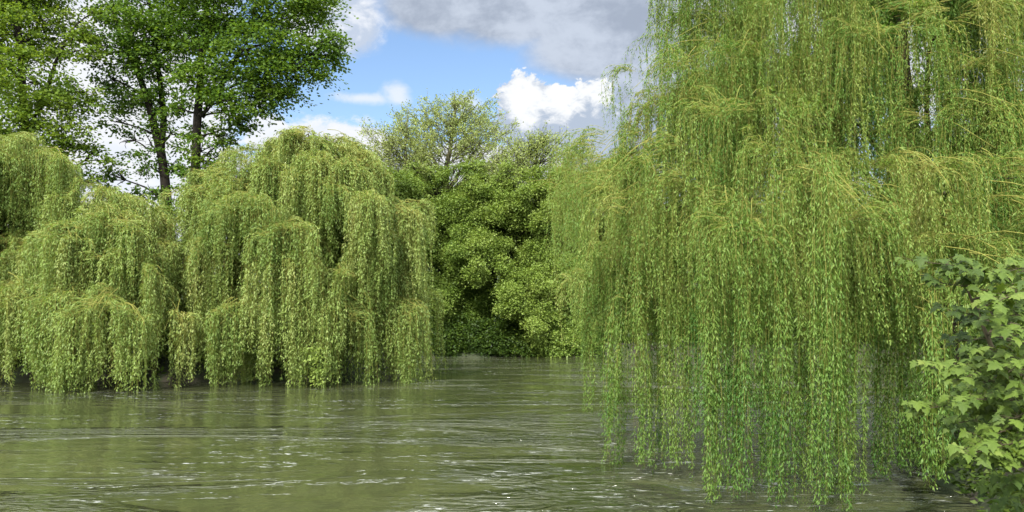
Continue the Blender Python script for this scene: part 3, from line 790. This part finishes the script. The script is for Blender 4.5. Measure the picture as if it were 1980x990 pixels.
bank_tree('mid green bushy tree against the edge of the domed willow, below the thin spring trees', 850,
          [(850, 345, 30, 0, .3), (800, 335, 28, 0, .25), (905, 330, 28, 0, .25), (765, 345, 26, 0, .3), (850, 410, 50, 0, .8), (790, 390, 50, 0, .7), (890, 375, 40, 0, .5), (900, 430, 46), (850, 480, 48), (880, 540, 40), (850, 570, 34, -2), (740, 400, 60), (900, 490, 36, -2), (865, 610, 26, -2), (930, 380, 40), (780, 470, 60), (800, 560, 50), (700, 360, 50)], 77, M_MID)
bank_tree('yellow green leafy tree hanging over the far bank in the middle gap', 1000,
          [(975, 345, 30, 0, .25), (1030, 335, 28, 0, .25), (1090, 330, 32, 0, .3), (940, 350, 28, 0, .25), (960, 400, 40, 0, .7), (1010, 430, 46), (960, 480, 44, -2), (1030, 490, 44), (980, 540, 40, -3), (1040, 560, 44, -3), (1000, 600, 34, -4), (1050, 620, 36, -4), (1080, 540, 50), (1080, 430, 50), (1010, 380, 34), (930, 520, 30, -3), (1060, 370, 40), (1120, 380, 50), (1035, 650, 24, -4)], 76, M_MID2, .55)
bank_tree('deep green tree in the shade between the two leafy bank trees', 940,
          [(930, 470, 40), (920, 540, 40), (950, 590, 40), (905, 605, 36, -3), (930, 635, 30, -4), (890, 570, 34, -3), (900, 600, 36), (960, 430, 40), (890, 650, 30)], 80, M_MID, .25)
bank_tree('dark tree standing back from the water, behind the mid green bushy tree', 840,
          [(830, 420, 60), (880, 470, 60), (800, 500, 60), (870, 560, 55), (820, 600, 50), (880, 630, 40), (760, 430, 60), (760, 560, 60), (850, 380, 40, 0, .5)], 84, M_MID, .32, 14)
bank_tree('dark tree standing back from the water, behind the deep green tree', 960,
          [(950, 420, 55), (990, 470, 60), (930, 500, 60), (980, 560, 55), (940, 610, 50), (1000, 630, 40), (960, 380, 40, 0, .5)], 85, M_MID, .35, 14)
bank_tree('dark tree standing back from the water, behind the yellow green leafy tree', 1070,
          [(1060, 420, 60), (1110, 470, 60), (1040, 500, 60), (1090, 560, 60), (1050, 610, 50), (1110, 630, 45), (1080, 380, 40, 0, .5), (1140, 400, 50)], 84, M_MID2, .38, 14)
for px, lab in ((1200, 'green bank tree glimpsed behind the left fringe of the huge near willow'), (1380, 'green bank tree screened by the middle tresses of the huge near willow'),
                (1570, 'green bank tree screened by the yellowest tresses of the huge near willow'), (1760, 'green bank tree hidden behind the shadiest tresses of the huge near willow'), (1950, 'green bank tree across the water behind the broad-leaved sapling')):
    bank_tree(lab, px, [(px + dx, yy, rr) for dx, yy, rr in ((0, 420, 80), (-70, 470, 70), (70, 460, 70), (-60, 560, 70), (50, 560, 75), (0, 620, 60), (-90, 630, 50), (90, 630, 50), (0, 340, 70))], 78, M_MID, .4, 9)

# --- shrubs at the far waterline
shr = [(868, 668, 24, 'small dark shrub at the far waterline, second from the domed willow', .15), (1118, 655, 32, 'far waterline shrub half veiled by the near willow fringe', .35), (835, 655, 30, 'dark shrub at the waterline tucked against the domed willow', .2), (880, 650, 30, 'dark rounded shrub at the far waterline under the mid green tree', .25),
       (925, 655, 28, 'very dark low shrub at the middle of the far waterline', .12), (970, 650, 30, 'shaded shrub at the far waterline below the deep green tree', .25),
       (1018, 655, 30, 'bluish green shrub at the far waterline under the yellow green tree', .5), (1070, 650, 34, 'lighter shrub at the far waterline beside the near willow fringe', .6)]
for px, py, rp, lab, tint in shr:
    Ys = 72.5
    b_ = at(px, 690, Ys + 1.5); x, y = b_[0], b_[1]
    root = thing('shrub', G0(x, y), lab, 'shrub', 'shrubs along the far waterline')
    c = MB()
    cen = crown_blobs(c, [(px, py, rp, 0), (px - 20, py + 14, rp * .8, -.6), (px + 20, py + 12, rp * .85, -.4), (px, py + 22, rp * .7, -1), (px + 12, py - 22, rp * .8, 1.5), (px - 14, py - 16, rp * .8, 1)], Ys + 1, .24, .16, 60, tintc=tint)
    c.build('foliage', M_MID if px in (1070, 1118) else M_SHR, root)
    s = MB()
    for k in range(5):
        e = cen[0][0] + rng.normal(0, .4, 3)
        a = np.array(G0(x, y)) + np.array([rng.normal(0, .2), rng.normal(0, .2), -.2])
        s.tubes(curve([a, (a + e) / 2 + rng.normal(0, .15, 3), e], 7)[None], np.linspace(.04, .015, 7)[None], 5)
    s.build('stems', M_DBARK, root, smooth=True)

# small yellow green shrub at the willow's foot
b_ = at(612, 735, 39.5)
root = thing('shrub', (b_[0], b_[1] + 2.5, 0.0), 'small bright yellow green shrub poking through the foot of the domed willow', 'shrub')
c = MB(); cen = crown_blobs(c, [(612, 690, 8, -1.6), (615, 712, 9, -1.6), (609, 672, 6, -1.6), (618, 732, 9, -1.6)], 39.5, .15, .085, 150, tintc=.72)
c.build('foliage', M_MID2, root)
s = MB()
for k in range(4):
    a = np.array((b_[0] + rng.normal(0, .1), b_[1] + .8, -.2)); e = cen[k % 4][0]
    s.tubes(curve([a, (a + e) / 2 + rng.normal(0, .08, 3), e], 6)[None], np.linspace(.02, .008, 6)[None], 5)
s.build('stems', M_DBARK, root, smooth=True)

# ------------------------------------------------------------------ sycamore sapling on the near bank
LEAF2D = np.array([(0, 0), (.10, -.06), (.30, -.12), (.42, -.02), (.30, .06), (.36, .16), (.56, .26), (.47, .38), (.30, .38), (.27, .46),
                   (.26, .62), (.14, .72), (0, 1.0)])
LEAF2D = np.vstack([LEAF2D, (LEAF2D[1:-1] * np.array([-1, 1]))[::-1]])


def lobed(c, pos, axis, nrm, size, tint, r_):
    axis = unit(axis); s = unit(np.cross(axis, nrm)); n = np.cross(s, axis)
    q = LEAF2D * size
    cup = -.30 * np.abs(q[:, 0]) ** 1.2 * r_.uniform(.4, 1.5) - .28 * np.maximum(q[:, 1], 0) ** 2 / size + r_.normal(0, .012, len(q)) * size
    V = pos + s * q[:, :1] + axis * q[:, 1:2] + n * cup[:, None]
    cen = pos + axis * size * .3 + n * .03 * size
    V = np.vstack([V, cen]); k = len(q)
    f = np.array([(i, (i + 1) % k, k) for i in range(k)])
    c.add(V, f, np.clip(tint + r_.normal(0, .05, k), 0, 1))


sb = G0(5.6, 7.2)
syc = thing('sycamore_sapling', sb, 'young broad-leaved tree with lobed leaves leaning over the water in the lower right corner', 'tree')
P = curve([np.array(sb) + np.array([0, 0, -.2]), at(1985, 900, 7.2), at(1950, 760, 7.0), at(1905, 640, 6.9), at(1870, 560, 6.9)], 16)
m = MB(); m.tubes(P[None], np.linspace(.04, .010, 16)[None], 8); m.build('trunk', M_STEM, syc, smooth=True)
c = MB(); r_ = np.random.default_rng(5)
brs = [  # start px,py -> tip px,py, depth, leaves, size, tint
    (2010, 560, 1762, 503, 6.6, 20, .14, .35), (2010, 600, 1805, 545, 6.7, 16, .14, .25), (2000, 640, 1835, 600, 6.9, 14, .14, .15), (2030, 560, 1910, 590, 5.6, 14, .135, .68), (2040, 530, 1930, 530, 6.2, 14, .13, .6),
    (2010, 640, 1925, 625, 5.8, 12, .13, .55), (2020, 720, 1790, 712, 6.2, 24, .13, .62), (2020, 740, 1850, 735, 6.0, 20, .13, .6), (2020, 700, 1890, 690, 6.3, 18, .13, .5), (2020, 790, 1775, 792, 6.2, 26, .135, .6),
    (2030, 790, 1860, 775, 5.8, 22, .13, .55), (2030, 770, 1920, 760, 6.1, 18, .13, .5), (2040, 860, 1872, 880, 5.5, 24, .13, .62), (2040, 850, 1900, 850, 5.7, 20, .13, .6), (2040, 900, 1930, 890, 5.6, 18, .13, .6),
    (2000, 680, 1850, 660, 7.2, 18, .14, .2), (2000, 830, 1830, 820, 6.8, 18, .13, .3), (2020, 610, 1960, 590, 6.0, 14, .13, .5), (2040, 650, 1960, 650, 5.6, 14, .13, .6), (2040, 690, 1950, 720, 5.6, 14, .13, .6),
    (2040, 820, 1950, 810, 5.7, 16, .13, .55), (2040, 960, 1950, 930, 5.8, 14, .12, .35), (2040, 740, 1985, 760, 5.5, 14, .13, .6), (1990, 560, 1840, 520, 7.1, 16, .14, .3),
    (2030, 520, 1880, 540, 7.4, 22, .14, .3), (2030, 600, 1890, 620, 7.5, 24, .14, .2), (2030, 660, 1880, 690, 7.5, 24, .14, .25), (2030, 720, 1860, 760, 7.3, 26, .14, .3), (2030, 780, 1840, 830, 7.3, 26, .14, .3),
    (2030, 850, 1890, 880, 7.2, 24, .14, .25), (2040, 920, 1920, 950, 6.8, 26, .13, .3), (2040, 980, 1960, 985, 6.4, 22, .13, .35), (2040, 560, 1980, 560, 6.4, 18, .13, .5), (2040, 700, 1900, 730, 6.6, 24, .13, .45), (2040, 800, 1900, 800, 6.5, 24, .13, .5)]
for (ax, ay, bx, by, Yd, nl, size, tint) in brs:
    a = at(ax, ay, Yd + .35); b_ = at(bx, by, Yd)
    mid = (a + b_) / 2 + np.array([0, 0, .05]) + r_.normal(0, .02, 3)
    bp = curve([a, mid, b_], 14)
    stem0 = P[np.argmin(np.linalg.norm(P - a, axis=1))]
    mm = MB(); mm.tubes(curve([stem0, (stem0 + a) / 2 + np.array([0, 0, .03]), a, mid, b_], 16)[None], np.linspace(.009, .003, 16)[None], 5)
    mm.build('branch', M_STEM, syc, smooth=True)
    bd = unit(b_ - a)
    for k in range(int(nl * 2.7)):
        q = r_.uniform(.12, 1.) ** .8; i = q * 12.99; ii = int(i); base_ = bp[ii] * (1 - (i - ii)) + bp[ii + 1] * (i - ii)
        az = r_.uniform(0, 6.28) if q < .85 else math.atan2(bd[1], bd[0]) + r_.normal(0, .8)
        hd = np.array([math.cos(az), math.sin(az), 0])
        pet = hd * r_.uniform(.05, .12) + np.array([0, 0, r_.uniform(-.02, .07)])
        pos = base_ + pet
        ax_ = hd * r_.uniform(.5, 1.) + np.array([0, -.28, -r_.uniform(.15, .75)])
        nr = np.array([0, 0, 1.]) + r_.normal(0, .35, 3) + np.array([-.1, -.35, 0])
        c.tubes(np.stack([base_, base_ + pet * .6 + np.array([0, 0, .008]), pos])[None], np.array([[.0016, .0014, .0012]]), 3, .5, 1)
        lobed(c, pos, ax_, nr, size * r_.uniform(.38, .85), np.clip(r_.normal(tint, .14), 0, 1), r_)
c.build('crown', [M_SYC, M_STEM], syc)

# undergrowth along the near bank
c = MB(); r_ = rng
n = 110000
X = r_.uniform(3, 26, n); Yv = r_.uniform(4.5, 34, n)
s = river_sdf(X, Yv); k = (s > -.2) & (s < 4.5)
X, Yv, s = X[k], Yv[k], s[k]
zz = np.maximum(ground_z(X, Yv), 0) + r_.uniform(0, 1, len(X)) ** 1.6 * (.35 + .75 * (np.sin(X * 2.3) * np.sin(Yv * 1.9) * .5 + .5))
ax_ = unit(np.stack([r_.normal(-.3, 1, len(X)), r_.normal(-.3, 1, len(X)), r_.normal(.1, .5, len(X))], -1))
c.leaves(np.stack([X, Yv, zz], -1), ax_, r_.normal(0, 1, (len(X), 3)), r_.uniform(.08, .2, len(X)), r_.uniform(.04, .09, len(X)), np.clip(r_.normal(.4, .2, len(X)), 0, 1))
u = c.build('undergrowth', M_SHR); u['kind'] = 'stuff'; u['label'] = 'low dark leafy undergrowth covering the near bank'

# undergrowth along the far and left banks
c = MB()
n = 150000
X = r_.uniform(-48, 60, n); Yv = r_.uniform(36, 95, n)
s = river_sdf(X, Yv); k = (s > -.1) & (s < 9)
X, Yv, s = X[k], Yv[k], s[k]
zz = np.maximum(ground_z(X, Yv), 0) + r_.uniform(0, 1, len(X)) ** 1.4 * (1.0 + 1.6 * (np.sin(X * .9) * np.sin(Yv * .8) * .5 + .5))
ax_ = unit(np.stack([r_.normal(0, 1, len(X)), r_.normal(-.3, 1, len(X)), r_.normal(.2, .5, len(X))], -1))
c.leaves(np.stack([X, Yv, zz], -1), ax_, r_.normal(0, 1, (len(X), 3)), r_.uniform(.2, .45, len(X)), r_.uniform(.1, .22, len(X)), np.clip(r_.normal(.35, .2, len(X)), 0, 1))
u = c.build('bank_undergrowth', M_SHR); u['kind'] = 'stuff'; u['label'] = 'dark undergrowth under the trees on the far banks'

# ------------------------------------------------------------------ world: sky and clouds
SUN_EL, SUN_AZ = 44, -160        # azimuth measured from +Y towards +X (behind the camera, to the left)
world = bpy.data.worlds.new('World'); sc.world = world; world.use_nodes = True
nt = world.node_tree; nt.nodes.clear()
N = nt.nodes.new; Lk = nt.links.new
out = N('ShaderNodeOutputWorld'); bg = N('ShaderNodeBackground'); bg.inputs['Strength'].default_value = .1
Lk(bg.outputs[0], out.inputs['Surface'])
sky = N('ShaderNodeTexSky'); sky.sky_type = 'NISHITA'; sky.sun_disc = False
sky.sun_elevation = math.radians(SUN_EL); sky.sun_rotation = math.radians(SUN_AZ)
sky.air_density = 1.0; sky.dust_density = .3; sky.ozone_density = 2.5
tc = N('ShaderNodeTexCoord')
sep = N('ShaderNodeSeparateXYZ'); Lk(tc.outputs['Generated'], sep.inputs[0])
dx, dy, dz = sep.outputs
az = mth('ARCTAN2', dx, dy); el = mth('ARCSINE', dz)


def dnoise(scale, detail=7, rough=.55, dist=0., zs=1.6, off=0.):
    mp = N('ShaderNodeMapping'); mp.inputs['Scale'].default_value = (1, 1, zs); mp.inputs['Location'].default_value = (off, off, off)
    Lk(tc.outputs['Generated'], mp.inputs['Vector'])
    n = N('ShaderNodeTexNoise'); n.inputs['Scale'].default_value = scale; n.inputs['Detail'].default_value = detail
    n.inputs['Roughness'].default_value = rough; n.inputs['Distortion'].default_value = dist
    Lk(mp.outputs[0], n.inputs['Vector'])
    return n.outputs['Fac']


def ell(px, py, rx, ry):
    """1 at the middle of an elliptical patch of sky, 0 at its rim"""
    d = ray(px, py); d = d / np.linalg.norm(d)
    a0, e0 = math.atan2(d[0], d[1]), math.asin(d[2])
    u = mth('MULTIPLY', mth('SUBTRACT', az, a0), F / rx); v = mth('MULTIPLY', mth('SUBTRACT', el, e0), F / ry)
    return mth('SUBTRACT', 1, mth('SQRT', mth('ADD', mth('MULTIPLY', u, u), mth('MULTIPLY', v, v))))


def vmax(*xs):
    r = xs[0]
    for x in xs[1:]:
        r = mth('MAXIMUM', r, x)
    return r


def mixc_(f, a, b):
    m = N('ShaderNodeMix'); m.data_type = 'RGBA'
    Lk(f, m.inputs['Factor'])
    for i, x in ((6, a), (7, b)):
        if isinstance(x, tuple):
            m.inputs[i].default_value = (*x, 1)
        else:
            Lk(x, m.inputs[i])
    return m.outputs[2]


n_vf = dnoise(55, 6, .62, .6, off=1.7)
n_big = dnoise(5, 8, .58, .3); n_fine = dnoise(22, 8, .6, .4); n_med = dnoise(11, 8, .6, .3, off=3.1)
nb = mth('SUBTRACT', n_big, .5); nf = mth('SUBTRACT', n_fine, .5); nv = mth('SUBTRACT', n_vf, .5); nm = mth('SUBTRACT', n_med, .5)
color = sky.outputs['Color']
WHITE = (4.6, 4.7, 4.9); GREY = (1.9, 2.2, 2.75); LGREY = (2.95, 3.3, 3.9)
# general broken cloud away from the blue opening
hole = sstep(mth('MULTIPLY_ADD', nb, .8, ell(830, 150, 420, 190)), -.15, .3)
cov = mth('MULTIPLY_ADD', hole, -.35, mth('ADD', n_big, mth('MULTIPLY', nm, .3)))
cov = sstep(cov, .36, .56)
shade = sstep(mth('MULTIPLY_ADD', n_med, .6, mth('MULTIPLY', n_fine, .4)), .35, .62)
fill_clouds = vmax(sstep(el, .55, 1.0), sstep(mth('MULTIPLY', dy, -1), -.1, .5))     # unseen clouds overhead and behind the camera, brightened to add fill light
gen = mixc_(fill_clouds, mixc_(shade, LGREY, WHITE), mixc_(shade, (15, 15.4, 16), (25, 25, 25)))
color = mixc_(cov, color, gen)
# white low cloud behind the left trees and along the tree tops
lo = vmax(ell(150, 260, 330, 290), ell(640, 285, 190, 62), ell(1000, 330, 420, 60), ell(520, 260, 60, 45))
lo = sstep(mth('ADD', lo, mth('MULTIPLY_ADD', nm, .9, mth('MULTIPLY_ADD', nf, .9, mth('MULTIPLY', nv, .5)))), .0, .30)
color = mixc_(lo, color, mixc_(sstep(mth('ADD', n_fine, mth('MULTIPLY', nm, .8)), .36, .56), (4.2, 4.45, 4.9), WHITE))
# pale wisps in the blue
ws = sstep(mth('ADD', vmax(ell(768, 182, 40, 36), ell(905, 200, 60, 26), ell(700, 190, 90, 16)), mth('MULTIPLY', nf, 1.6)), .1, .9)
color = mixc_(mth('MULTIPLY', ws, .75), color, WHITE)
# grey sheet along the top
gr = vmax(ell(1010, 5, 330, 92), ell(1180, 70, 200, 110), ell(1330, 170, 200, 160), ell(860, 10, 150, 70))
gr = sstep(mth('ADD', gr, mth('MULTIPLY_ADD', nm, .55, mth('MULTIPLY', nf, .18))), -.05, .38)
color = mixc_(gr, color, mixc_(sstep(mth('ADD', n_big, mth('MULTIPLY_ADD', nm, .9, mth('MULTIPLY', nf, .4))), .36, .66), GREY, LGREY))
# bright cloud top left of it
wt = vmax(ell(670, 40, 85, 75), ell(610, 30, 90, 80))
wt = sstep(mth('ADD', wt, mth('MULTIPLY_ADD', nm, .8, mth('MULTIPLY', nf, .5))), .05, .45)
color = mixc_(mth('MULTIPLY', wt, .9), color, mixc_(sstep(n_fine, .4, .6), LGREY, WHITE))
# heaped cumulus
cu = vmax(ell(1020, 190, 62, 56), ell(1075, 215, 100, 55), ell(1150, 195, 52, 42), ell(1060, 250, 120, 60), ell(1190, 260, 130, 70))
cuf = mth('ADD', cu, mth('MULTIPLY_ADD', nm, .3, mth('MULTIPLY_ADD', nf, 1.5, mth('MULTIPLY', nv, .9))))
cum = sstep(cuf, .0, .14)
d1 = vmax(ell(1020, 178, 60, 62), ell(1085, 188, 75, 40), ell(1160, 182, 48, 40))
lit = sstep(mth('ADD', d1, mth('MULTIPLY_ADD', nf, 2.2, mth('MULTIPLY', nv, 1.6))), -.15, .55)
color = mixc_(cum, color, mixc_(lit, (2.4, 2.8, 3.45), (4.8, 4.9, 5.0)))
Lk(color, bg.inputs['Color'])

sun = bpy.data.lights.new('sun', 'SUN'); sun.energy = 4.0; sun.angle = math.radians(5.0); sun.color = (1, .95, .86)
so = bpy.data.objects.new('sun', sun); link(so)
e_, a_ = math.radians(SUN_EL), math.radians(SUN_AZ)
import mathutils
sd = mathutils.Vector((math.sin(a_) * math.cos(e_), math.cos(a_) * math.cos(e_), math.sin(e_)))
so.rotation_euler = sd.to_track_quat('Z', 'Y').to_euler()

# ------------------------------------------------------------------ camera and render
cam = bpy.data.cameras.new('camera'); co = bpy.data.objects.new('camera', cam); link(co)
cam.sensor_width = 36; cam.lens = 36 * F / 1980
cam.clip_end = 6000; cam.clip_start = .05
co.location = (0, 0, H); co.rotation_euler = (math.pi / 2 + T, 0, 0)
sc.camera = co
sc.view_settings.view_transform = 'Standard'; sc.view_settings.look = 'None'
sc.view_settings.exposure = 1.06; sc.view_settings.gamma = 1
sc.render.resolution_x = 1024; sc.render.resolution_y = 512
cy = sc.cycles
cy.max_bounces = 9; cy.diffuse_bounces = 7; cy.glossy_bounces = 3; cy.transmission_bounces = 3
cy.use_denoising = True
print('faces', sum(len(o.data.polygons) for o in sc.objects if o.type == 'MESH'))
